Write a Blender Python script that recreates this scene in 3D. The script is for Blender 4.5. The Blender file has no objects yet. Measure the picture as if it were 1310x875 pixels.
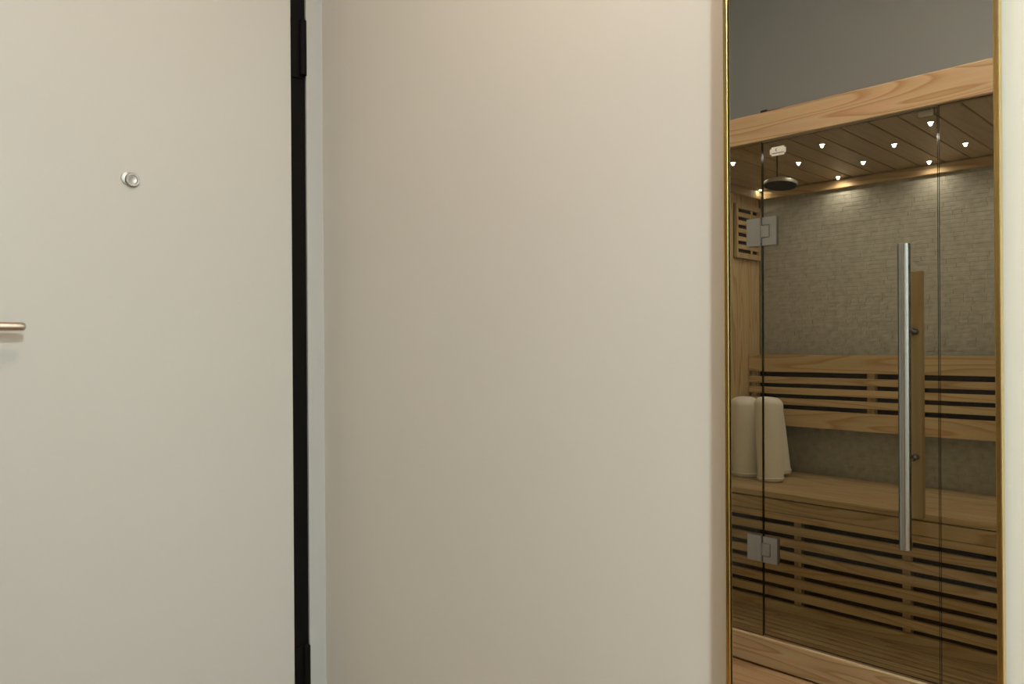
import bpy, bmesh, math, random
from mathutils import Vector, Matrix
random.seed(7)
scene = bpy.context.scene
COL = scene.collection

# ------------------------------------------------------------------ camera
F_PX, YAW, PITCH, ROLL = 982.0, math.radians(46.0437), math.radians(0.1465), math.radians(-0.4165)
CAM = Vector((0.0, -1.1536, 1.0978))
fwd = Vector((-math.sin(YAW)*math.cos(PITCH), math.cos(YAW)*math.cos(PITCH), math.sin(PITCH)))
r0 = Vector((math.cos(YAW), math.sin(YAW), 0)); u0 = r0.cross(fwd)
r1 = r0*math.cos(ROLL) + u0*math.sin(ROLL); u1 = -r0*math.sin(ROLL) + u0*math.cos(ROLL)
cd = bpy.data.cameras.new('camera'); cam = bpy.data.objects.new('camera', cd); COL.objects.link(cam)
cd.sensor_width = 36.0; cd.sensor_fit = 'HORIZONTAL'; cd.lens = F_PX/1310*36; cd.clip_start = 0.02
m = Matrix((r1, u1, -fwd)).transposed().to_4x4(); m.translation = CAM
cam.matrix_world = m
scene.camera = cam

# ------------------------------------------------------------------ world, exposure
world = bpy.data.worlds.new('daylight'); scene.world = world; world.use_nodes = True
bg = world.node_tree.nodes['Background']
bg.inputs[0].default_value = (0.80, 0.92, 1.0, 1); bg.inputs[1].default_value = 0.5
vs = scene.view_settings
vs.view_transform = 'Standard'; vs.look = 'None'; vs.gamma = 1.0; vs.use_curve_mapping = False
vs.exposure = 2.06
LAMPS = (((1.50, -1.15), 'round flush ceiling lamp above the window end of the hallway', 'cool'), ((-0.72, -0.66), 'added unseen ceiling lamp filling light onto the sauna front', 'warm'))  # warm lamp is an unseen addition that brightens the sauna front and upper walls
COOL_LAMP, WARM_FILL = (0.85, 0.985, 1.05), (1.0, 0.74, 0.58)
LED_STRENGTH = 15.0
LED_SPOT_WATTS = 0.25

# window daylight enters through an opening in wall_right; a portal only guides the sampling
pl = bpy.data.lights.new('window_portal', 'AREA'); pl.shape = 'RECTANGLE'; pl.size = 0.9; pl.size_y = 1.3
pl.cycles.is_portal = True
po = bpy.data.objects.new('window_portal', pl); COL.objects.link(po)
po.location = (2.47, -0.95, 1.45); po.rotation_euler = (0, math.radians(90), 0)

# ------------------------------------------------------------------ main dimensions (metres)
XL = -1.982            # wall with the entrance door
XR = 2.40
YB = -2.235            # taupe wall behind the sauna
HC = 2.80
G = -1.3218            # front face of the sauna
YGL = G-0.020          # middle of its glass
B = G-0.83             # face of the stone wall
SXL, SXR = -1.752, -0.31
ZC = 1.81; ZBB = 1.803; ZBT = 1.90; ZST = 0.101
ZB = 0.544; YF = -1.613
LEAN = math.radians(0.2875)

# ------------------------------------------------------------------ materials
def new_mat(name):
    mt = bpy.data.materials.new(name); mt.use_nodes = True
    nt = mt.node_tree
    return mt, nt, nt.nodes['Principled BSDF']
def N(nt, kind, **kw):
    n = nt.nodes.new(kind)
    for k, v in kw.items(): setattr(n, k, v)
    return n
def paint(name, col, rough=0.55, bump=0.04, scale=180.0, var=0.03, spec=0.4):
    mt, nt, b = new_mat(name)
    tc = N(nt, 'ShaderNodeTexCoord')
    n1 = N(nt, 'ShaderNodeTexNoise'); n1.inputs['Scale'].default_value = 2.2; n1.inputs['Detail'].default_value = 3
    n2 = N(nt, 'ShaderNodeTexNoise'); n2.inputs['Scale'].default_value = scale; n2.inputs['Detail'].default_value = 2
    nt.links.new(tc.outputs['Object'], n1.inputs['Vector']); nt.links.new(tc.outputs['Object'], n2.inputs['Vector'])
    mx = N(nt, 'ShaderNodeMix', data_type='RGBA')
    mx.inputs[6].default_value = (*[c*(1-var) for c in col], 1); mx.inputs[7].default_value = (*[min(1, c*(1+var)) for c in col], 1)
    nt.links.new(n1.outputs['Fac'], mx.inputs[0]); nt.links.new(mx.outputs[2], b.inputs['Base Color'])
    bp = N(nt, 'ShaderNodeBump'); bp.inputs['Strength'].default_value = bump; bp.inputs['Distance'].default_value = 0.002
    nt.links.new(n2.outputs['Fac'], bp.inputs['Height']); nt.links.new(bp.outputs['Normal'], b.inputs['Normal'])
    b.inputs['Roughness'].default_value = rough; b.inputs['Specular IOR Level'].default_value = spec
    return mt
def wood(name, axis, light, dark, rough=0.5, rings=9.0, spec=0.35):
    """straight grain with cathedral figure running along the given local axis"""
    mt, nt, b = new_mat(name)
    tc = N(nt, 'ShaderNodeTexCoord'); oi = N(nt, 'ShaderNodeObjectInfo')
    off = N(nt, 'ShaderNodeVectorMath', operation='SCALE'); off.inputs[3].default_value = 7.3
    cmb = N(nt, 'ShaderNodeCombineXYZ')
    for i in range(3): nt.links.new(oi.outputs['Random'], cmb.inputs[i])
    nt.links.new(cmb.outputs[0], off.inputs[0])
    ad = N(nt, 'ShaderNodeVectorMath', operation='ADD')
    nt.links.new(tc.outputs['Object'], ad.inputs[0]); nt.links.new(off.outputs[0], ad.inputs[1])
    mp = N(nt, 'ShaderNodeMapping'); sc = [1.0, 1.0, 1.0]; sc['xyz'.index(axis)] = 0.075
    mp.inputs['Scale'].default_value = sc
    nt.links.new(ad.outputs[0], mp.inputs['Vector'])
    n1 = N(nt, 'ShaderNodeTexNoise'); n1.inputs['Scale'].default_value = 15.0; n1.inputs['Detail'].default_value = 0.6
    nt.links.new(mp.outputs[0], n1.inputs['Vector'])
    mu = N(nt, 'ShaderNodeMath', operation='MULTIPLY'); mu.inputs[1].default_value = rings
    nt.links.new(n1.outputs['Fac'], mu.inputs[0])
    fr = N(nt, 'ShaderNodeMath', operation='FRACT'); nt.links.new(mu.outputs[0], fr.inputs[0])
    rp = N(nt, 'ShaderNodeValToRGB')
    rp.color_ramp.elements[0].position = 0.0; rp.color_ramp.elements[0].color = (*light, 1)
    rp.color_ramp.elements[1].position = 1.0; rp.color_ramp.elements[1].color = (*light, 1)
    e = rp.color_ramp.elements.new(0.55); e.color = (*[l*0.72+d*0.28 for l, d in zip(light, dark)], 1)
    e = rp.color_ramp.elements.new(0.86); e.color = (*dark, 1)
    nt.links.new(fr.outputs[0], rp.inputs[0])
    mp2 = N(nt, 'ShaderNodeMapping'); sc2 = [1.0]*3; sc2['xyz'.index(axis)] = 0.03
    mp2.inputs['Scale'].default_value = sc2; nt.links.new(ad.outputs[0], mp2.inputs['Vector'])
    n2 = N(nt, 'ShaderNodeTexNoise'); n2.inputs['Scale'].default_value = 150; n2.inputs['Detail'].default_value = 3
    nt.links.new(mp2.outputs[0], n2.inputs['Vector'])
    mx = N(nt, 'ShaderNodeMix', data_type='RGBA', blend_type='MULTIPLY'); mx.inputs[0].default_value = 0.32
    nt.links.new(rp.outputs[0], mx.inputs[6]); nt.links.new(n2.outputs['Color'], mx.inputs[7])
    rv = N(nt, 'ShaderNodeMapRange'); rv.inputs[3].default_value = 0.92; rv.inputs[4].default_value = 1.10
    nt.links.new(oi.outputs['Random'], rv.inputs[0])
    m3 = N(nt, 'ShaderNodeVectorMath', operation='SCALE'); nt.links.new(mx.outputs[2], m3.inputs[0]); nt.links.new(rv.outputs[0], m3.inputs[3])
    nt.links.new(m3.outputs[0], b.inputs['Base Color'])
    bp = N(nt, 'ShaderNodeBump'); bp.inputs['Strength'].default_value = 0.08; bp.inputs['Distance'].default_value = 0.001
    nt.links.new(n2.outputs['Fac'], bp.inputs['Height']); nt.links.new(bp.outputs['Normal'], b.inputs['Normal'])
    b.inputs['Roughness'].default_value = rough; b.inputs['Specular IOR Level'].default_value = spec
    return mt
def metal(name, col, rough=0.3, brushed=None, metallic=1.0):
    mt, nt, b = new_mat(name)
    b.inputs['Base Color'].default_value = (*col, 1); b.inputs['Metallic'].default_value = metallic
    tc = N(nt, 'ShaderNodeTexCoord'); mp = N(nt, 'ShaderNodeMapping')
    mp.inputs['Scale'].default_value = brushed or (1, 1, 1)
    n = N(nt, 'ShaderNodeTexNoise'); n.inputs['Scale'].default_value = 90; n.inputs['Detail'].default_value = 3
    nt.links.new(tc.outputs['Object'], mp.inputs['Vector']); nt.links.new(mp.outputs[0], n.inputs['Vector'])
    mr = N(nt, 'ShaderNodeMapRange'); mr.inputs[3].default_value = rough*0.8; mr.inputs[4].default_value = rough*1.25
    nt.links.new(n.outputs['Fac'], mr.inputs[0]); nt.links.new(mr.outputs[0], b.inputs['Roughness'])
    return mt
def emit(name, col, strength):
    mt = bpy.data.materials.new(name); mt.use_nodes = True; nt = mt.node_tree; nt.nodes.clear()
    e = nt.nodes.new('ShaderNodeEmission'); e.inputs[0].default_value = (*col, 1); e.inputs[1].default_value = strength
    o = nt.nodes.new('ShaderNodeOutputMaterial'); nt.links.new(e.outputs[0], o.inputs[0])
    return mt
def glass(name, tint, ior=1.3):
    """clear sheet glass: tinted transmission with Fresnel mirror reflection at each face"""
    mt = bpy.data.materials.new(name); mt.use_nodes = True; nt = mt.node_tree; nt.nodes.clear()
    t = nt.nodes.new('ShaderNodeBsdfTransparent'); t.inputs[0].default_value = (*tint, 1)
    g = nt.nodes.new('ShaderNodeBsdfGlossy'); g.inputs['Roughness'].default_value = 0.0
    f = nt.nodes.new('ShaderNodeFresnel'); f.inputs[0].default_value = ior
    x = nt.nodes.new('ShaderNodeMixShader'); o = nt.nodes.new('ShaderNodeOutputMaterial')
    nt.links.new(f.outputs[0], x.inputs[0]); nt.links.new(t.outputs[0], x.inputs[1]); nt.links.new(g.outputs[0], x.inputs[2])
    nt.links.new(x.outputs[0], o.inputs[0])
    return mt

PL, PD = (0.66, 0.495, 0.285), (0.48, 0.30, 0.14)
M = dict(
    wall=paint('wall_paint', (0.72, 0.69, 0.61), 0.6),
    door=paint('door_lacquer', (0.535, 0.515, 0.455), 0.42, 0.015, 60, 0.01),
    taupe=paint('taupe_paint', (0.245, 0.232, 0.215), 0.7),
    ceil=paint('ceiling_paint', (0.85, 0.84, 0.82), 0.8),
    white=paint('white_trim', (0.82, 0.81, 0.78), 0.4, 0.01),
    black=paint('black_steel', (0.006, 0.005, 0.004), 0.6, 0.02, spec=0.08),
    rubber=paint('black_rubber', (0.012, 0.012, 0.012), 0.6),
    wx=wood('sauna_pine_x', 'x', PL, PD), wy=wood('sauna_pine_y', 'y', PL, PD), wz=wood('sauna_pine_z', 'z', PL, PD),
    wceil=wood('ceiling_pine', 'y', (0.60, 0.45, 0.28), (0.52, 0.37, 0.215), 0.42, 7.0),
    beam=wood('beam_pine', 'x', (0.50, 0.345, 0.195), (0.36, 0.205, 0.09), 0.45, 12.0),
    floor=wood('laminate', 'x', (0.36, 0.20, 0.095), (0.25, 0.13, 0.055), 0.42, 6.0),
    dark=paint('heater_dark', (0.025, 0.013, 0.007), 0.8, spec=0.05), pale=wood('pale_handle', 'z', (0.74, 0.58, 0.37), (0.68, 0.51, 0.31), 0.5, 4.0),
    frame_wall=paint('left_wall_grey', (0.45, 0.45, 0.41), 0.6),  # even tone for all of wall_left, greyer than the mirror wall
    steel=metal('brushed_steel', (0.36, 0.35, 0.33), 0.17),
    satin=metal('satin_hinge', (0.36, 0.345, 0.33), 0.42),
    nickel=metal('champagne_nickel', (0.52, 0.475, 0.41), 0.24),
    chrome=metal('chrome', (0.42, 0.41, 0.38), 0.48),
    brass=metal('polished_brass', (0.78, 0.60, 0.25), 0.22),
    mirror=metal('mirror_silver', (0.90, 0.91, 0.88), 0.0),
    glass=glass('bronze_glass', (0.90, 0.868, 0.785)),
    clear=glass('window_glass', (0.95, 0.97, 0.96)),
    edge=paint('glass_edge', (0.020, 0.022, 0.008), 0.2),
    towel=None, stone=None,
    led=emit('led', (1.0, 0.95, 0.85), LED_STRENGTH),
    lamp_cool=emit('cool_diffuser', COOL_LAMP, 136.0), lamp_warm=emit('warm_fill_diffuser', WARM_FILL, 14.5),
    label=paint('label_white', (0.75, 0.72, 0.65), 0.5, 0.0),
    ink=paint('label_ink', (0.10, 0.085, 0.06), 0.6, 0.0),
    slate=paint('disc_black', (0.008, 0.008, 0.006), 0.6, spec=0.1),
)
# mirror is a perfect reflector: no roughness noise
mt, nt, b = new_mat('mirror_glass'); b.inputs['Base Color'].default_value = (0.90, 0.915, 0.88, 1); b.inputs['Metallic'].default_value = 1; b.inputs['Roughness'].default_value = 0.0
M['mirror'] = mt
# stone: each piece its own grey-beige shade
mt, nt, b = new_mat('split_stone')
tc = N(nt, 'ShaderNodeTexCoord'); oi = N(nt, 'ShaderNodeObjectInfo'); gm = N(nt, 'ShaderNodeNewGeometry')
n1 = N(nt, 'ShaderNodeTexNoise'); n1.inputs['Scale'].default_value = 38; n1.inputs['Detail'].default_value = 5
n2 = N(nt, 'ShaderNodeTexNoise'); n2.inputs['Scale'].default_value = 160; n2.inputs['Detail'].default_value = 4
for n in (n1, n2): nt.links.new(gm.outputs['Position'], n.inputs['Vector'])
rp = N(nt, 'ShaderNodeValToRGB')
rp.color_ramp.elements[0].position = 0.30; rp.color_ramp.elements[0].color = (0.33, 0.315, 0.285, 1)
rp.color_ramp.elements[1].position = 0.72; rp.color_ramp.elements[1].color = (0.44, 0.425, 0.39, 1)
nt.links.new(n1.outputs['Fac'], rp.inputs[0]); nt.links.new(rp.outputs[0], b.inputs['Base Color'])
bp = N(nt, 'ShaderNodeBump'); bp.inputs['Strength'].default_value = 0.3; bp.inputs['Distance'].default_value = 0.002
nt.links.new(n2.outputs['Fac'], bp.inputs['Height']); nt.links.new(bp.outputs['Normal'], b.inputs['Normal'])
b.inputs['Roughness'].default_value = 0.75
M['stone'] = mt
# towel terry
mt, nt, b = new_mat('terry'); tc = N(nt, 'ShaderNodeTexCoord')
n1 = N(nt, 'ShaderNodeTexNoise'); n1.inputs['Scale'].default_value = 260; n1.inputs['Detail'].default_value = 3
nt.links.new(tc.outputs['Object'], n1.inputs['Vector'])
bp = N(nt, 'ShaderNodeBump'); bp.inputs['Strength'].default_value = 0.6; bp.inputs['Distance'].default_value = 0.004
nt.links.new(n1.outputs['Fac'], bp.inputs['Height']); nt.links.new(bp.outputs['Normal'], b.inputs['Normal'])
rp = N(nt, 'ShaderNodeValToRGB'); rp.color_ramp.elements[0].color = (0.86, 0.85, 0.82, 1); rp.color_ramp.elements[1].color = (0.95, 0.94, 0.92, 1)
nt.links.new(n1.outputs['Fac'], rp.inputs[0]); nt.links.new(rp.outputs[0], b.inputs['Base Color'])
b.inputs['Roughness'].default_value = 0.95; b.inputs['Sheen Weight'].default_value = 0.3
M['towel'] = mt

# ------------------------------------------------------------------ geometry helpers
def add_box(bm, c, s, rot=None, bevel=0.0, mi=0):
    ret = bmesh.ops.create_cube(bm, size=1.0)
    vs_ = ret['verts']
    mat = Matrix.Translation(c) @ (rot.to_4x4() if rot else Matrix.Identity(4)) @ Matrix.Diagonal((*s, 1))
    bmesh.ops.transform(bm, matrix=mat, verts=vs_)
    if bevel:
        es = list({e for v in vs_ for e in v.link_edges})
        bmesh.ops.bevel(bm, geom=es, offset=bevel, segments=2, profile=0.6, affect='EDGES')
    return vs_
def add_cyl(bm, a, bb, r, seg=24, r2=None, caps=True):
    a, bb = Vector(a), Vector(bb); d = bb-a
    ret = bmesh.ops.create_cone(bm, cap_ends=caps, segments=seg, radius1=r, radius2=r if r2 is None else r2, depth=d.length)
    rot = Vector((0, 0, 1)).rotation_difference(d.normalized()).to_matrix().to_4x4()
    bmesh.ops.transform(bm, matrix=Matrix.Translation((a+bb)/2) @ rot, verts=ret['verts'])
    return ret['verts']
def add_lathe(bm, prof, c, axis, seg=40):
    """profile of (radius, height) revolved about axis through c"""
    rot = Vector((0, 0, 1)).rotation_difference(Vector(axis).normalized()).to_matrix()
    rings = []
    for r, h in prof:
        if r < 1e-6: rings.append([bm.verts.new(Vector(c)+rot @ Vector((0, 0, h)))]); continue
        rings.append([bm.verts.new(Vector(c)+rot @ Vector((r*math.cos(2*math.pi*k/seg), r*math.sin(2*math.pi*k/seg), h))) for k in range(seg)])
    for A, Bq in zip(rings, rings[1:]):
        for k in range(seg):
            k2 = (k+1) % seg
            if len(A) == 1 and len(Bq) == 1: continue
            if len(A) == 1: bm.faces.new((A[0], Bq[k2], Bq[k]))
            elif len(Bq) == 1: bm.faces.new((A[k], A[k2], Bq[0]))
            else: bm.faces.new((A[k], A[k2], Bq[k2], Bq[k]))
def add_tube(bm, pts, r, seg=14, caps=True):
    pts = [Vector(p) for p in pts]; rings = []
    up = Vector((0, 0, 1))
    for i, p in enumerate(pts):
        t = (pts[min(i+1, len(pts)-1)]-pts[max(i-1, 0)]).normalized()
        s = t.cross(up)
        if s.length < 1e-3: s = t.cross(Vector((0, 1, 0)))
        s.normalize(); n = s.cross(t)
        rr = r[i] if isinstance(r, (list, tuple)) else r
        rings.append([bm.verts.new(p+(s*math.cos(2*math.pi*k/seg)+n*math.sin(2*math.pi*k/seg))*rr) for k in range(seg)])
    for A, Bq in zip(rings, rings[1:]):
        for k in range(seg): bm.faces.new((A[k], A[(k+1) % seg], Bq[(k+1) % seg], Bq[k]))
    if caps:
        bm.faces.new(rings[0][::-1]); bm.faces.new(rings[-1])
def mesh_of(name, bm, mats, smooth=False):
    bmesh.ops.recalc_face_normals(bm, faces=bm.faces[:])
    me = bpy.data.meshes.new(name); bm.to_mesh(me); bm.free()
    for mm in (mats if isinstance(mats, (list, tuple)) else [mats]): me.materials.append(mm)
    if smooth:
        for p in me.polygons: p.use_smooth = True
        try: me.set_sharp_from_angle(angle=math.radians(38))
        except Exception: pass
    return me
def link(name, me, parent=None, loc=(0, 0, 0)):
    o = bpy.data.objects.new(name, me); COL.objects.link(o); o.location = loc
    if parent is not None: o.parent = parent
    return o
def obj(name, bm, mats, parent=None, smooth=False):
    """links the bmesh as one object whose origin is its centre"""
    c = Vector((0, 0, 0)); n = len(bm.verts)
    lo = Vector([min(v.co[i] for v in bm.verts) for i in range(3)]); hi = Vector([max(v.co[i] for v in bm.verts) for i in range(3)])
    c = (lo+hi)/2
    bmesh.ops.translate(bm, verts=bm.verts[:], vec=-c)
    o = link(name, mesh_of(name, bm, mats, smooth), parent)
    pw = Vector((0, 0, 0)); q = parent
    while q is not None: pw += q.location; q = q.parent
    o.location = c-pw
    return o
def box(name, lo, hi, mat, parent=None, bevel=0.0):
    bm = bmesh.new(); lo, hi = Vector(lo), Vector(hi)
    add_box(bm, (lo+hi)/2, hi-lo, bevel=bevel)
    return obj(name, bm, mat, parent)
def tag(o, label=None, cat=None, group=None, kind=None):
    if label: o['label'] = label
    if cat: o['category'] = cat
    if group: o['group'] = group
    if kind: o['kind'] = kind
    return o
def empty(name, loc=(0, 0, 0), parent=None):
    o = bpy.data.objects.new(name, None); COL.objects.link(o); o.location = loc; o.empty_display_size = 0.1
    if parent is not None: o.parent = parent
    return o

# ================================================================== the room
T = 0.10
fl = tag(box('floor', (XL-T, YB-T, -0.06), (XR+T, T, -0.012), M['floor']), 'warm brown laminate floor seen in the mirror below the sauna', 'floor', kind='structure')
pw_, pl_ = 0.19, 1.28
variants = {}
for i in range(12):
    y0 = YB+i*pw_; y1 = min(y0+pw_-0.0015, 0.0)
    if y0 > -0.01: break
    x = XL-(i*0.43) % pl_
    while x < XR:
        a, c = max(x, XL), min(x+pl_-0.0015, XR)
        if c-a > 0.02:
            key = (round(c-a, 3), round(y1-y0, 3))
            if key not in variants:
                bm = bmesh.new(); add_box(bm, (0, 0, 0), (c-a, y1-y0, 0.012)); variants[key] = mesh_of('plank', bm, M['floor'])
            o = link('plank', variants[key]); o.parent = fl
            o.location = Vector(((a+c)/2, (y0+y1)/2, -0.006))-fl.location
        x += pl_
tag(box('ceiling', (XL-T, YB-T, HC), (XR+T, T, HC+0.08), M['ceil']), 'plain white ceiling above the hallway', 'ceiling', kind='structure')
tag(box('wall_front', (XL-T, 0, 0), (XR+T, T, HC), M['wall']), 'smooth beige painted wall carrying the tall mirror', 'wall', kind='structure')
tag(box('wall_back', (XL-T, YB-T, 0), (XR+T, YB, HC), M['taupe']), 'taupe grey wall rising behind the sauna, seen in the mirror', 'wall', kind='structure')
# wall with the entrance door
YD0, YD1 = -1.006, -0.052            # door frame outer edges
bm = bmesh.new()
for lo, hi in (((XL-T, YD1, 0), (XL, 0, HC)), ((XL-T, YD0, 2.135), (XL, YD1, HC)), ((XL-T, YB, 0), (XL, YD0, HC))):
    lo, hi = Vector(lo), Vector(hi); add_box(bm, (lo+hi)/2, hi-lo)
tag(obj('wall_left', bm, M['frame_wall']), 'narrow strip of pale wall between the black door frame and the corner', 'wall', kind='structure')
# wall with the window that lets the daylight in
WY0, WY1, WZ0, WZ1 = -1.40, -0.50, 0.80, 2.10
bm = bmesh.new()
for lo, hi in (((XR, YB, 0), (XR+T, WY0, HC)), ((XR, WY1, 0), (XR+T, 0, HC)), ((XR, WY0, 0), (XR+T, WY1, WZ0)), ((XR, WY0, WZ1), (XR+T, WY1, HC))):
    lo, hi = Vector(lo), Vector(hi); add_box(bm, (lo+hi)/2, hi-lo)
tag(obj('wall_right', bm, M['wall']), 'pale wall with the daylight window at the far end of the hallway', 'wall', kind='structure')
w = tag(empty('window_1', (XR, (WY0+WY1)/2, WZ0)), 'white framed window giving daylight at the end of the hallway', 'window', kind='structure')
for lo, hi in (((XR+.02, WY0, WZ0), (XR+.08, WY0+.05, WZ1)), ((XR+.02, WY1-.05, WZ0), (XR+.08, WY1, WZ1)),
               ((XR+.02, WY0+.05, WZ0), (XR+.08, WY1-.05, WZ0+.05)), ((XR+.02, WY0+.05, WZ1-.05), (XR+.08, WY1-.05, WZ1)),
               ((XR+.03, -0.97, WZ0+.05), (XR+.07, -0.93, WZ1-.05))):
    box('window_frame', lo, hi, M['white'], w, 0.004)
for a, c in ((WY0+.05, -0.97), (-0.93, WY1-.05)):
    box('pane', (XR+.046, a, WZ0+.05), (XR+.052, c, WZ1-.05), M['clear'], w)
# baseboards
tag(box('baseboard_front', (XL, -0.012, 0), (XR, 0, 0.07), M['white'], bevel=0.003), 'low white baseboard along the mirror wall', 'baseboard', kind='structure')
tag(box('baseboard_left', (XL, YB, 0), (XL+.012, YD0, 0.07), M['white'], bevel=0.003), 'low white baseboard beside the entrance door', 'baseboard', kind='structure')

# ------------------------------------------------------------------ entrance door
d = tag(empty('door_1', (XL, -0.529, 0)), 'off-white flat entrance door with peephole, lever handle and black steel frame', 'door', kind='structure')
box('door_leaf', (XL-0.055, -0.959, 0.012), (XL, -0.0991, 2.085), M['door'], d, 0.0025)
for nm, lo, hi in (('door_frame', (XL-0.09, -0.0985, 0), (XL-0.006, YD1, 2.09)), ('door_frame', (XL-0.09, YD0, 0), (XL-0.006, -0.9596, 2.09)),
                   ('door_frame', (XL-0.09, YD0, 2.09), (XL-0.006, YD1, 2.135))):
    tag(box(nm, lo, hi, M['black'], d, 0.002), 'matt black steel door frame')
for z0, z1 in ((1.866, 2.021), (0.090, 0.246), (0.99, 1.0)):
    if z1-z0 < 0.05: continue
    bm = bmesh.new()
    add_cyl(bm, (XL+0.004, -0.064, z0), (XL+0.004, -0.064, z1), 0.0105, 20)
    add_box(bm, (XL-0.003, -0.082, (z0+z1)/2-0.004), (0.006, 0.030, z1-z0+0.010), bevel=0.001)
    h = tag(obj('hinge', bm, M['black'], d, True), 'black barrel hinge')
    bm = bmesh.new(); add_lathe(bm, [(0, z1+.006), (0.006, z1+.005), (0.009, z1), (0, z1)], (XL+0.004, -0.064, 0), (0, 0, 1), 16)
    obj('hinge_cap', bm, M['black'], h, True)
# lever handle: rose, neck, lever with rounded end
hx = XL
LZ = 1.143
bm = bmesh.new(); add_lathe(bm, [(0, 0.009), (0.020, 0.009), (0.0255, 0.0065), (0.026, 0), (0, 0)], (hx, -0.905, LZ), (1, 0, 0), 40)
hd = obj('handle_rose', bm, M['nickel'], d, True)
bm = bmesh.new()
pts = [(hx+0.008, -0.905, LZ), (hx+0.034, -0.905, LZ), (hx+0.043, -0.903, LZ), (hx+0.0485, -0.897, LZ), (hx+0.050, -0.888, LZ)]
pts += [(hx+0.050, -0.888+i*0.0125, LZ) for i in range(1, 10)] + [(hx+0.050, -0.7648, LZ), (hx+0.050, -0.7590, LZ), (hx+0.050, -0.7568, LZ)]
add_tube(bm, pts, [0.0095]*(len(pts)-3)+[0.0095, 0.008, 0.0045], 20)
obj('lever', bm, M['nickel'], d, True)
bm = bmesh.new(); add_lathe(bm, [(0, 0.006), (0.020, 0.006), (0.025, 0.004), (0.026, 0), (0, 0)], (hx, -0.905, LZ-0.075), (1, 0, 0), 40)
kr = obj('lock_rose', bm, M['nickel'], d, True)
box('keyhole', (hx+0.005, -0.908, LZ-0.086), (hx+0.0072, -0.902, LZ-0.064), M['rubber'], kr)
# peephole: flange with a swivel cover hanging a little aside
bm = bmesh.new(); add_lathe(bm, [(0, 0.004), (0.0125, 0.004), (0.0160, 0.0025), (0.0165, 0), (0, 0)], (XL, -0.531, 1.505), (1, 0, 0), 36)
pe = obj('peephole', bm, M['chrome'], d, True)
bm = bmesh.new(); add_lathe(bm, [(0, 0.0062), (0.006, 0.0058), (0.0072, 0.0066), (0.0105, 0.0066), (0.0118, 0.0088), (0.0152, 0.0090), (0.0168, 0.0070), (0.0168, 0.0045), (0, 0.0045)], (XL, -0.5225, 1.5025), (1, 0, 0), 40)
obj('peephole_cover', bm, M['chrome'], pe, True)

# ------------------------------------------------------------------ tall mirror leaning on the wall
MXL, MXR, MZ0, MZ1 = -0.6625, -0.2800, 0.004, 1.82
FW = 0.0075
mr = tag(empty('leaning_mirror', (0, 0, 0)), 'tall narrow full-length mirror with a thin brass frame reflecting the sauna', 'mirror')
rot = Matrix.Rotation(-LEAN, 4, 'X')
def lean(bm):   # local: y=0 is the glass plane, z up; then leaned about the top
    bmesh.ops.transform(bm, matrix=Matrix.Translation((0, -0.012-1.9*math.tan(LEAN), 0)) @ Matrix.Rotation(-LEAN, 4, 'X'), verts=bm.verts[:])
bm = bmesh.new(); add_box(bm, ((MXL+MXR)/2+0.0008, 0.002, (MZ0+MZ1)/2), (MXR-MXL-0.0016, 0.004, MZ1-MZ0-2*FW)); lean(bm)
obj('mirror_glass', bm, M['mirror'], mr)
bm = bmesh.new(); add_box(bm, ((MXL+MXR)/2, 0.0055, (MZ0+MZ1)/2), (MXR-MXL, 0.002, MZ1-MZ0-2*FW)); lean(bm)
obj('backing_board', bm, M['rubber'], mr)
for nm, c, s in (('frame_stile', (MXL-FW/2, 0.002, (MZ0+MZ1)/2), (FW, 0.013, MZ1-MZ0)), ('frame_stile', (MXR+FW/2, 0.002, (MZ0+MZ1)/2), (FW, 0.013, MZ1-MZ0)),
                 ('frame_rail', ((MXL+MXR)/2, 0.002, MZ0+FW/2), (MXR-MXL, 0.013, FW)), ('frame_rail', ((MXL+MXR)/2, 0.002, MZ1-FW/2), (MXR-MXL, 0.013, FW))):
    bm = bmesh.new(); add_box(bm, c, s, bevel=0.0012); lean(bm); obj(nm, bm, M['brass'], mr)

# ------------------------------------------------------------------ ceiling lamps, out of view; the warm one is an added fill
for (lx, ly), lab, tone in LAMPS:
    lp = tag(empty('ceiling_lamp', (lx, ly, HC)), lab, 'lamp', 'ceiling lamps in the hallway')
    bm = bmesh.new(); add_lathe(bm, [(0, 0), (0.15, 0), (0.15, -0.03), (0.14, -0.035), (0.14, -0.02), (0, -0.02)], (lx, ly, HC), (0, 0, 1), 48)
    obj('lamp_base', bm, M['white'], lp, True)
    bm = bmesh.new(); add_lathe(bm, [(0.139, -0.022), (0.139, -0.045), (0.12, -0.058), (0.07, -0.064), (0, -0.066)], (lx, ly, HC), (0, 0, 1), 48)
    obj('lamp_diffuser', bm, M['lamp_'+tone], lp, True)

# ================================================================== the sauna cabin
s = tag(empty('sauna_cabin', (-1.03, G-0.42, 0)), 'pine sauna cabin with tinted glass front and starry ceiling lights', 'sauna')
SX0, SX1 = SXL-0.05, SXR+0.05
box('top_beam', (SX0, G-0.045, ZBB), (SX1, G, ZBT), M['beam'], s, 0.003)
box('sill', (SX0, G-0.045, 0.006), (SX1, G, ZST), M['beam'], s, 0.003)
for a, c in ((SX0, SXL), (SXR, SX1)):
    box('corner_post', (a, G-0.045, ZST), (c, G-0.001, ZBB), M['wz'], s, 0.002)
box('roof_panel', (SX0, B-0.035, ZC+0.022), (SX1, G-0.045, ZBT-0.012), M['wx'], s)
bp_ = box('back_panel', (SX0, B-0.075, 0.006), (SX1, B-0.016, ZC+0.02), M['wx'], s)
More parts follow.
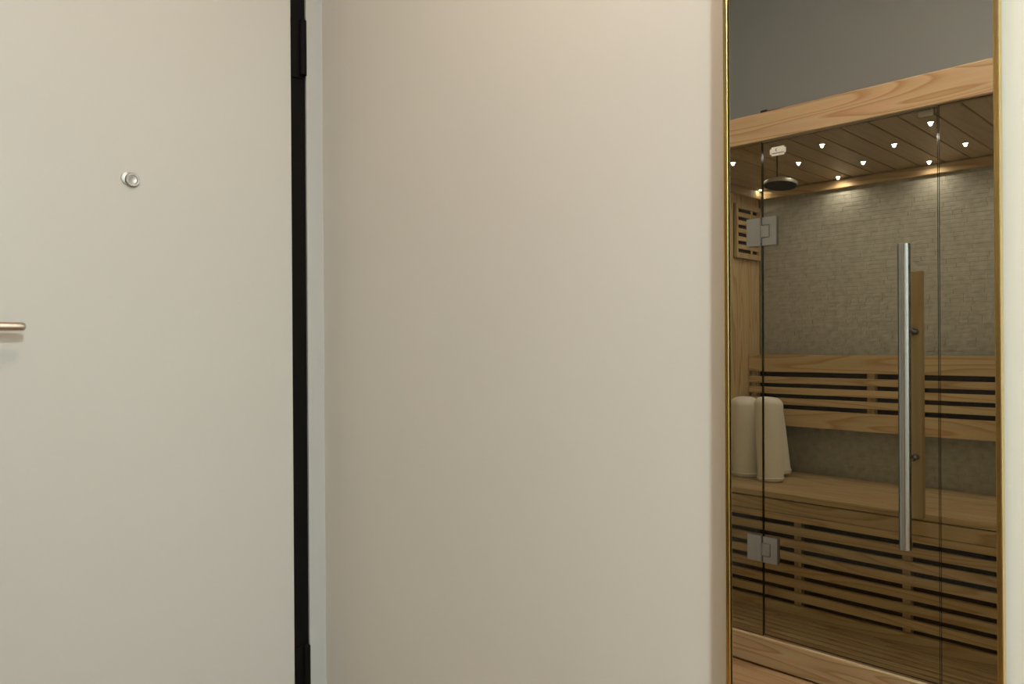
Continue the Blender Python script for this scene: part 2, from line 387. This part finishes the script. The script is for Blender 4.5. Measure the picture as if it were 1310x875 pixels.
# side walls of vertical boards
BW = 0.09
for nm, xin, sgn in (('side_wall', SXL, -1), ('side_wall', SXR, 1)):
    sw = box(nm, (min(xin+sgn*.05, xin+sgn*.014), B-0.016, 0.006), (max(xin+sgn*.05, xin+sgn*.014), G-0.046, ZC+0.02), M['wz'], s)
    bm = bmesh.new(); add_box(bm, (0, 0, 0), (0.014, BW-0.0022, ZC-0.10), bevel=0.002); me = mesh_of('wall_board', bm, M['wz'])
    y = B+BW/2; sp = s.location+sw.location
    while y < G-0.05:
        o = link('wall_board', me, sw); o.location = Vector((xin+sgn*0.007, y, (ZC+0.10)/2))-sp; y += BW
    box('cornice', (min(xin, xin-sgn*.018), B+0.018, 1.771), (max(xin, xin-sgn*.018), G-0.046, ZC-0.001), M['wy'], s, 0.002)
# ceiling: boards running from glass to back
ce = box('ceiling_panel', (SXL, B-0.016, ZC+0.012), (SXR, G-0.046, ZC+0.022), M['dark'], s)
bm = bmesh.new(); add_box(bm, (0, 0, 0), (0.0888-0.0055, (G-0.046)-B, 0.012), bevel=0.0030); me = mesh_of('ceiling_board', bm, M['wceil'])
x = -1.725; sp = s.location+ce.location; k = 0
while x < SXR+0.02:
    o = link('ceiling_board', me, ce); o.location = Vector((x, (G-0.046+B)/2, ZC+0.006))-sp; x += 0.0888
# cornice on the stone wall, with the dark joint above it
box('cornice', (SXL, B, 1.771), (SXR, B+0.018, ZC-0.004), M['wx'], s, 0.002)
# star lights
bm = bmesh.new(); add_lathe(bm, [(0.0085, -0.0012), (0.0100, -0.0022), (0.0132, -0.0015), (0.0135, 0.0), (0.0085, 0.0)], (0, 0, 0), (0, 0, 1), 24); me_r = mesh_of('star_light', bm, M['chrome'], True)
bm = bmesh.new(); add_lathe(bm, [(0, -0.0022), (0.006, -0.0018), (0.0086, -0.0006), (0.0086, 0), (0, 0)], (0, 0, 0), (0, 0, 1), 20); me_l = mesh_of('light_lens', bm, M['led'], True)
for i in range(8):
    x = -1.720+0.0178*10*i
    for dep in ((0.40, 0.760) if i % 2 == 0 else (0.215, 0.575)):
        if i in (0,): dep = dep
        if i == 0 and dep < 0.5: continue
        o = link('star_light', me_r, s); o.location = Vector((x, G-dep+0.006*(i-4), ZC))-s.location
        link('light_lens', me_l, o)
        if i == 0: continue
        sl = bpy.data.lights.new('star_light_beam', 'SPOT'); sl.energy = LED_SPOT_WATTS; sl.color = (1.0, 0.95, 0.85)
        sl.spot_size = math.radians(165); sl.spot_blend = 1.0; sl.shadow_soft_size = 0.005
        so = bpy.data.objects.new('star_light_beam', sl); COL.objects.link(so); so.parent = o; so.location = (0, 0, -0.0065)

# ---- stone wall: split-face strips
st = box('stone_wall', (SXL, B-0.016, ZST), (SXR, B-0.006, 1.775), M['stone'], s)
sp = s.location+st.location
def stone_bm(L_, H_, bm=None, at=(0, 0, 0), rng=random):
    """strip with an uneven front: 3x2 grid, origin centre, front towards +y"""
    own = bm is None
    if own: bm = bmesh.new()
    base = Vector(at); nx, nz = 3, 2; grid = []
    dd = rng.uniform(0.001, 0.0024)
    for j in range(nz+1):
        row = []
        for i in range(nx+1):
            edge = i in (0, nx) or j in (0, nz)
            yy = dd+rng.uniform(-0.0004, 0.0004)-(0.0002 if edge else 0)
            row.append(bm.verts.new(base+Vector((-L_/2+L_*i/nx, yy, -H_/2+H_*j/nz))))
        grid.append(row)
    for j in range(nz):
        for i in range(nx): bm.faces.new((grid[j][i], grid[j][i+1], grid[j+1][i+1], grid[j+1][i]))
    bk = [bm.verts.new(base+Vector((sx*L_/2, -0.004, sz*H_/2))) for sx, sz in ((-1, -1), (1, -1), (1, 1), (-1, 1))]
    bm.faces.new((grid[0][0], *[bk[0], bk[1]], *[grid[0][i] for i in range(nx, 0, -1)]))
    bm.faces.new((grid[nz][0], *[grid[nz][i] for i in range(1, nx+1)], bk[2], bk[3]))
    bm.faces.new((grid[0][0], grid[1][0], grid[2][0], bk[3], bk[0]))
    bm.faces.new((grid[0][nx], bk[1], bk[2], grid[2][nx], grid[1][nx]))
    return bm
RH = 0.0170
LENS = [0.032, 0.046, 0.060, 0.078, 0.100]
smesh = {(l, v): mesh_of('stone', stone_bm(l-0.0006, RH-0.0006), M['stone']) for l in LENS for v in range(5)}
rest = bmesh.new(); count = 0
nrow = int((1.774-0.55)/RH)
for j in range(nrow, -1, -1):
    z = 0.552+RH*(j+0.5)
    x = SXL-random.uniform(0, 0.04)
    while x < SXR-0.03:
        l = random.choice(LENS)
        if x+l > SXR: break
        if x < SXL-0.001 or x+l > SXR: x += l; continue
        c = Vector((x+l/2, B-0.004, z))
        if count < 300 and x+l/2 < -0.60 and z > 1.0:
            o = link('stone', smesh[(l, random.randrange(5))], st); o.location = c-sp
            o.rotation_euler = (0, 0, 0); count += 1
        else:
            stone_bm(l-0.0006, RH-0.0006, rest, c)
        x += l
o = obj('stone_facing', rest, M['stone'], st); o.location = o.location
tag(o, kind='stuff')

# ---- bench
be = empty('bench', (0, 0, 0), s)
be.location = Vector((-1.03, YF, ZST))-s.location
def bpart(name, lo, hi, mat, par, bevel=0.0015):
    return box(name, lo, hi, mat, par, bevel)
def world_loc(o):
    v = Vector((0, 0, 0))
    while o is not None: v += o.location; o = o.parent
    return v
# bench top planks
dep = YF-(B+0.004); npl = 5; pwid = dep/npl
bm = bmesh.new(); add_box(bm, (0, 0, 0), (SXR-SXL-0.004, pwid-0.0025, 0.022), bevel=0.002); me = mesh_of('plank', bm, M['wx'])
for i in range(npl):
    o = link('plank', me, be); o.location = Vector(((SXL+SXR)/2, B+0.004+pwid*(i+0.5), ZB-0.011))-world_loc(be)
bpart('fascia', (SXL+.002, YF-0.020, 0.4705), (SXR-.002, YF-0.003, ZB-0.0265), M['wx'], be)
bpart('lower_board', (SXL+.002, YF-0.020, 0.097), (SXR-.002, YF-0.001, 0.1365), M['wx'], be)
bm = bmesh.new(); add_box(bm, (0, 0, 0), (SXR-SXL-0.004, 0.018, 0.0305), bevel=0.0018); me = mesh_of('slat', bm, M['wx'])
for i in range(7):
    zc_ = 0.4695-0.0152-0.0484*i if i else 0.4565
    if i == 0:
        bpart('slat', (SXL+.002, YF-0.019, 0.4440), (SXR-.002, YF-0.001, 0.4682), M['wx'], be)
    else:
        o = link('slat', me, be); o.location = Vector(((SXL+SXR)/2, YF-0.010, 0.4255-0.0152-0.0484*(i-1)))-world_loc(be)
for xp in (-1.706, -1.325, -0.944, -0.563):
    bpart('support', (xp-0.0135, YF-0.045, 0.097), (xp+0.0135, YF-0.0205, ZB-0.023), M['wz'], be)
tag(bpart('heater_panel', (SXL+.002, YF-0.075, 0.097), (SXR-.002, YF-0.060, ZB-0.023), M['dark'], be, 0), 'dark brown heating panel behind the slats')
# ---- backrest
YR = -2.046
br = empty('backrest', (0, 0, 0), s); br.location = Vector((-1.03, YR, 0.75))-s.location
bpart('top_board', (SXL+.002, YR-0.020, 0.988), (SXR-.002, YR, 1.0620), M['wx'], br)
bpart('bottom_board', (SXL+.002, YR-0.020, 0.7545), (SXR-.002, YR, 0.827), M['wx'], br)
bm = bmesh.new(); add_box(bm, (0, 0, 0), (SXR-SXL-0.004, 0.018, 0.0285), bevel=0.0018); me = mesh_of('slat', bm, M['wx'])
for zc_ in (0.9525, 0.9065, 0.8605):
    o = link('slat', me, br); o.location = Vector(((SXL+SXR)/2, YR-0.010, zc_))-world_loc(br)
for xp in (-1.733, -1.2235, -0.714, -0.33):
    bpart('support', (xp-0.0155, YR-0.048, 0.760), (xp+0.0155, YR-0.0205, 1.055), M['wz'], br)
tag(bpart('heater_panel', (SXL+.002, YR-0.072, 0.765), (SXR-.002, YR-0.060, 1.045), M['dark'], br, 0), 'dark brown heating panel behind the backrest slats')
# ---- floor deck
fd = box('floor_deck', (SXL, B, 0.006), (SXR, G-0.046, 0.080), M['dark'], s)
nsl = 7; dw = ((G-0.047)-(YF-0.03))/nsl
bm = bmesh.new(); add_box(bm, (0, 0, 0), (SXR-SXL-0.002, dw-0.0090, 0.016), bevel=0.0025); me = mesh_of('floor_slat', bm, M['wx'])
for i in range(nsl):
    o = link('floor_slat', me, fd); o.location = Vector(((SXL+SXR)/2, YF-0.03+dw*(i+0.5), 0.088))-world_loc(fd)

# ---- glass front
def pane(name, x0, x1, z0, z1, parent):
    bm = bmesh.new(); add_box(bm, ((x0+x1)/2, YGL, (z0+z1)/2), (x1-x0, 0.008, z1-z0))
    for f in bm.faces: f.material_index = 0 if abs(f.normal.y) > 0.5 else 1
    return obj(name, bm, [M['glass'], M['edge']], parent)
XH0, XH1 = -1.3065, -0.7525
pane('fixed_glass', SXL, XH0-0.002, ZST, ZBB, s); pane('fixed_glass', XH1+0.004, SXR, ZST, ZBB, s)
gd = pane('glass_door', XH0+0.002, XH1, ZST+0.006, ZBB-0.005, s)
# hinges: two plates and a square knuckle
for z0, z1 in ((1.4435, 1.5400), (0.3560, 0.4440)):
    zc_ = (z0+z1)/2
    bm = bmesh.new(); add_box(bm, (-1.3365, YGL+0.0075, zc_), (0.051, 0.007, z1-z0), bevel=0.0012)
    h = tag(obj('hinge', bm, M['satin'], gd), 'satin steel glass hinge')
    bm = bmesh.new()
    for xa, xb, za, zb_ in ((-1.3030, -1.2515, zc_+0.0225, z1), (-1.3030, -1.2515, z0, zc_-0.0225), (-1.2755, -1.2515, zc_-0.0225, zc_+0.0225)):
        add_box(bm, ((xa+xb)/2, YGL+0.0075, (za+zb_)/2), (xb-xa, 0.007, zb_-za))
    obj('hinge', bm, M['satin'], gd)
    bm = bmesh.new(); add_box(bm, (-1.2930, YGL+0.0080, zc_), (0.0305, 0.008, 0.041), bevel=0.001); obj('hinge_knuckle', bm, M['satin'], gd)
    bm = bmesh.new(); add_box(bm, (-1.3070, YGL+0.0120, zc_), (0.0035, 0.0035, z1-z0), bevel=0.0008); obj('hinge_pin', bm, M['steel'], gd)
    bm = bmesh.new()
    for xx in (-1.3365, -1.2775): add_box(bm, (xx, YGL-0.0075, zc_), (0.050, 0.007, z1-z0), bevel=0.001)
    obj('hinge_back_plate', bm, M['satin'], gd)
# pull handle outside, wooden handle inside, bolts through the glass
HX, HY = -0.824, G+0.046
bm = bmesh.new(); add_cyl(bm, (HX, HY, 0.499), (HX, HY, 1.397), 0.0172, 36)
bmesh.ops.bevel(bm, geom=[e for e in bm.edges if abs(e.verts[0].co.z-e.verts[1].co.z) < 1e-5], offset=0.0015, segments=2, affect='EDGES')
tag(obj('pull_handle', bm, M['steel'], gd, True), 'long brushed steel tube handle')
for z in (1.139, 0.763):
    bm = bmesh.new(); add_cyl(bm, (HX+0.002, HY, z), (HX+0.002, YGL+0.004, z), 0.007, 20); add_cyl(bm, (HX+0.002, YGL+0.010, z), (HX+0.002, YGL+0.004, z), 0.011, 24)
    obj('standoff', bm, M['steel'], gd, True)
    bm = bmesh.new(); add_cyl(bm, (HX+0.002, YGL-0.004, z), (HX+0.002, -1.364, z), 0.0095, 20); obj('bolt', bm, M['satin'], gd, True)
tag(box('inner_handle', (-0.848, -1.392, 0.577), (-0.806, -1.364, 1.3235), M['pale'], gd, 0.003), 'flat pale wooden inside handle')
# small white maker's label with a crescent mark and one line of tiny print
bm = bmesh.new(); add_box(bm, (-1.2475, YGL+0.0044, 1.7612), (0.058, 0.0006, 0.0300))
vs_ = [e for e in bm.edges if abs(e.verts[0].co.y-e.verts[1].co.y) > 1e-5]
bmesh.ops.bevel(bm, geom=vs_, offset=0.006, segments=4, affect='EDGES')
tag(obj('maker_label', bm, M['label'], gd), 'small white label with a dark crescent mark')
bm = bmesh.new()
n = 12
for k in range(n):
    a0, a1 = math.radians(75+210*k/n), math.radians(75+210*(k+1)/n)
    def P(a, r): return Vector((-1.2505+r*math.cos(a), YGL+0.0050, 1.7655+r*math.sin(a)))
    w0 = 0.0026*math.sin(math.pi*k/n); w1 = 0.0026*math.sin(math.pi*(k+1)/n)
    bm.faces.new([bm.verts.new(v) for v in (P(a0, 0.0056), P(a1, 0.0056), P(a1, 0.0052-w1), P(a0, 0.0052-w0))])
bmesh.ops.remove_doubles(bm, verts=bm.verts[:], dist=1e-5)
ret = bmesh.ops.extrude_face_region(bm, geom=bm.faces[:]); bmesh.ops.translate(bm, verts=[v for v in ret['geom'] if isinstance(v, bmesh.types.BMVert)], vec=(0, -0.0003, 0))
obj('label_mark', bm, M['ink'], gd)
bm = bmesh.new(); x = -1.2690; rr = random.Random(3)
while x < -1.2290:
    wd = rr.uniform(0.0016, 0.0030); hh = rr.uniform(0.0026, 0.0038)
    add_box(bm, (x+wd/2, YGL+0.0049, 1.7530+hh/2), (wd, 0.0003, hh)); x += wd+0.0007
obj('label_print', bm, M['ink'], gd)
# magnet latch under the beam
box('door_stop', (-0.809, YGL-0.020, 1.7790), (-0.764, YGL-0.0045, ZBB), M['satin'], s, 0.001)

# ---- louvred wooden cover on the left side wall near the corner
lv = box('louvred_cover', (SXL+.001, B+0.022, 1.490), (SXL+0.004, B+0.232, 1.730), M['dark'], s)
bm = bmesh.new(); add_box(bm, (0, 0, 0), (0.007, 0.181, 0.0196), bevel=0.001); me = mesh_of('slat', bm, M['wy'])
for i in range(5):
    o = link('slat', me, lv); o.location = Vector((SXL+0.0130, B+0.127, 1.5398+0.0356*i))-world_loc(lv)
for lo, hi in (((SXL+.004, B+0.022, 1.490), (SXL+.018, B+0.036, 1.730)), ((SXL+.004, B+0.218, 1.490), (SXL+.018, B+0.232, 1.730)),
               ((SXL+.004, B+0.0365, 1.490), (SXL+.018, B+0.2175, 1.514)), ((SXL+.004, B+0.0365, 1.708), (SXL+.018, B+0.2175, 1.730)),
               ((SXL+.0166, B+0.095, 1.5145), (SXL+.0185, B+0.112, 1.7075))):
    box('cover_frame', lo, hi, M['wz'], lv, 0.0015)

# ================================================================== loose things
# round pendant disc under the sauna ceiling
px_, py_, pz_ = -1.349, -1.555, 1.690
pd = tag(empty('pendant_disc', (px_, py_, pz_)), 'round black disc with a steel rim hanging under the sauna ceiling', 'lamp')
def tip(bm): bmesh.ops.rotate(bm, verts=bm.verts[:], cent=(px_, py_, pz_), matrix=Matrix.Rotation(math.radians(8), 3, 'X'))
bm = bmesh.new(); add_lathe(bm, [(0, 0.015), (0.055, 0.015), (0.060, 0.012), (0.0610, 0.006), (0.0605, 0.0), (0.0585, -0.0005), (0.0585, 0.003), (0, 0.003)], (px_, py_, pz_), (0, 0, 1), 56)
tip(bm); obj('rim', bm, M['chrome'], pd, True)
bm = bmesh.new(); add_lathe(bm, [(0, 0.0035), (0.0580, 0.0025), (0.0580, 0.000), (0.045, -0.001), (0, -0.002)], (px_, py_, pz_), (0, 0, 1), 56)
tip(bm); obj('face', bm, M['slate'], pd, True)
bm = bmesh.new(); add_cyl(bm, (px_-0.012, py_, pz_+0.012), (px_-0.012, py_, ZC-0.001), 0.0022, 12); obj('stem', bm, M['slate'], pd, True)

# three rolled towels standing on the bench
def towel(name, label, base, r, hgt, tilt_x, tilt_y, turn, seed):
    """towel folded in half and rolled: soft domed folded top, spiral of layer ends at the foot"""
    rng = random.Random(seed)
    e = tag(empty(name, base), label, 'towel', 'rolled white towels on the bench')
    rot = (Matrix.Rotation(tilt_y, 3, 'Y') @ Matrix.Rotation(tilt_x, 3, 'X'))
    ph = [rng.uniform(0, 6.28) for _ in range(6)]
    seg = 72
    def rad(a, z):
        t = min(max(z/hgt, 0), 1)
        q = 0.90+0.12*t+0.03*math.sin(2*a+ph[0])+0.012*math.sin(3*a+ph[1]+z*9)+0.008*math.sin(7*a+ph[2]-z*22)
        da = (a-turn+0.25*math.sin(z*8)) % (2*math.pi)
        step = 0.10*(1-da/(2*math.pi))            # the outer layer ends in a step: the wrap is a spiral
        return r*(q+step-0.05)
    bm = bmesh.new()
    def ring(z, k):
        return [bm.verts.new(rot @ Vector((rad(2*math.pi*i/seg, z)*k*math.cos(2*math.pi*i/seg), rad(2*math.pi*i/seg, z)*k*math.sin(2*math.pi*i/seg)*0.94,
                z+0.004*k*math.sin(2*math.pi*i/seg+ph[4])*(1 if z > hgt*0.6 else 0)))) for i in range(seg)]
    dome = 0.034
    prof = [(0.010, 0.80), (0.004, 0.88), (0.0005, 0.95), (0.003, 0.99)]+[(0.010+(hgt-dome-0.010)*i/20, 1.0) for i in range(21)]
    prof += [(hgt-dome+dome*math.sin(t), max(math.cos(t), 0.0)**0.62) for t in [math.pi/2*i/9 for i in range(1, 9)]]
    rings = [ring(z, k) for z, k in prof]
    for A, Bq in zip(rings, rings[1:]):
        for k in range(seg): bm.faces.new((A[k], A[(k+1) % seg], Bq[(k+1) % seg], Bq[k]))
    bm.faces.new(rings[0][::-1])
    top = bm.verts.new(rot @ Vector((0, 0, hgt)))
    for k in range(seg): bm.faces.new((rings[-1][k], rings[-1][(k+1) % seg], top))
    me = mesh_of('outer_wrap', bm, M['towel']); me.polygons.foreach_set('use_smooth', [True]*len(me.polygons)); link('outer_wrap', me, e)
    # layer ends at the foot
    bm = bmesh.new(); prev = None; nn = 120
    for k in range(nn+1):
        a = 2*math.pi*3.1*k/nn+turn; q0 = 0.006+(r*0.78-0.006)*k/nn
        cur = [bm.verts.new(rot @ Vector((q*math.cos(a), q*math.sin(a)*0.94, z))) for q, z in ((q0-0.0042, 0.014), (q0-0.0042, 0.004), (q0-0.002, 0.001), (q0+0.002, 0.001), (q0+0.0042, 0.004), (q0+0.0042, 0.014))]
        if prev:
            for i in range(5): bm.faces.new((prev[i], prev[i+1], cur[i+1], cur[i]))
        prev = cur
    me = mesh_of('inner_roll', bm, M['towel']); me.polygons.foreach_set('use_smooth', [True]*len(me.polygons)); link('inner_roll', me, e)
    # woven hem along the loose outer edge and round the foot
    bm = bmesh.new()
    pts = []
    for i in range(18):
        z = 0.012+(hgt-dome-0.012)*i/17
        a = turn-0.25*math.sin(z*8)+0.02
        pts.append(rot @ Vector(((rad(a, z)+0.0005)*math.cos(a), (rad(a, z)+0.0005)*math.sin(a)*0.94, z)))
    add_tube(bm, pts, 0.0042, 8)
    pts = [rot @ Vector((rad(2*math.pi*i/40+turn, 0.012)*1.004*math.cos(2*math.pi*i/40+turn), rad(2*math.pi*i/40+turn, 0.012)*1.004*math.sin(2*math.pi*i/40+turn)*0.94, 0.013)) for i in range(40)]
    add_tube(bm, pts, 0.0036, 8)
    link('hem', mesh_of('hem', bm, M['towel'], True), e)
    return e
towel('rolled_towel', 'rolled white towel standing upright against the left sauna wall', (-1.684, -1.890, ZB+0.001), 0.0590, 0.338, 0.0, math.radians(-0.6), 5.6, 1)
towel('rolled_towel', 'rolled white towel standing frontmost, in the middle of the three', (-1.5440, -1.850, ZB+0.001), 0.0585, 0.345, 0.0, math.radians(-1.8), 4.9, 2)
towel('rolled_towel', 'rolled white towel tilted behind the other two, partly hidden', (-1.5750, -1.983, ZB+0.001+0.0085), 0.0540, 0.325, 0.0, math.radians(-8.5), 4.2, 3)

# black cable lying on the sauna roof behind the beam
bm = bmesh.new()
pts = [(-1.300, G-0.030, ZBT+0.0065)]+[(-1.294+0.02*i, G-0.018-0.0015*i, ZBT+0.0040+0.0006*math.sin(i)) for i in range(10)]+[(-1.08, G-0.06, ZBT+0.004), (-1.05, G-0.20, ZBT-0.008), (-1.04, G-0.45, ZBT-0.008)]
add_tube(bm, pts, 0.0035, 10)
add_cyl(bm, (-1.308, G-0.016, ZBT+0.0062), (-1.288, G-0.016, ZBT+0.0062), 0.006, 14)
tag(obj('power_cable', bm, M['rubber'], None, True), 'thin black cable lying on top of the sauna beam', 'cable')
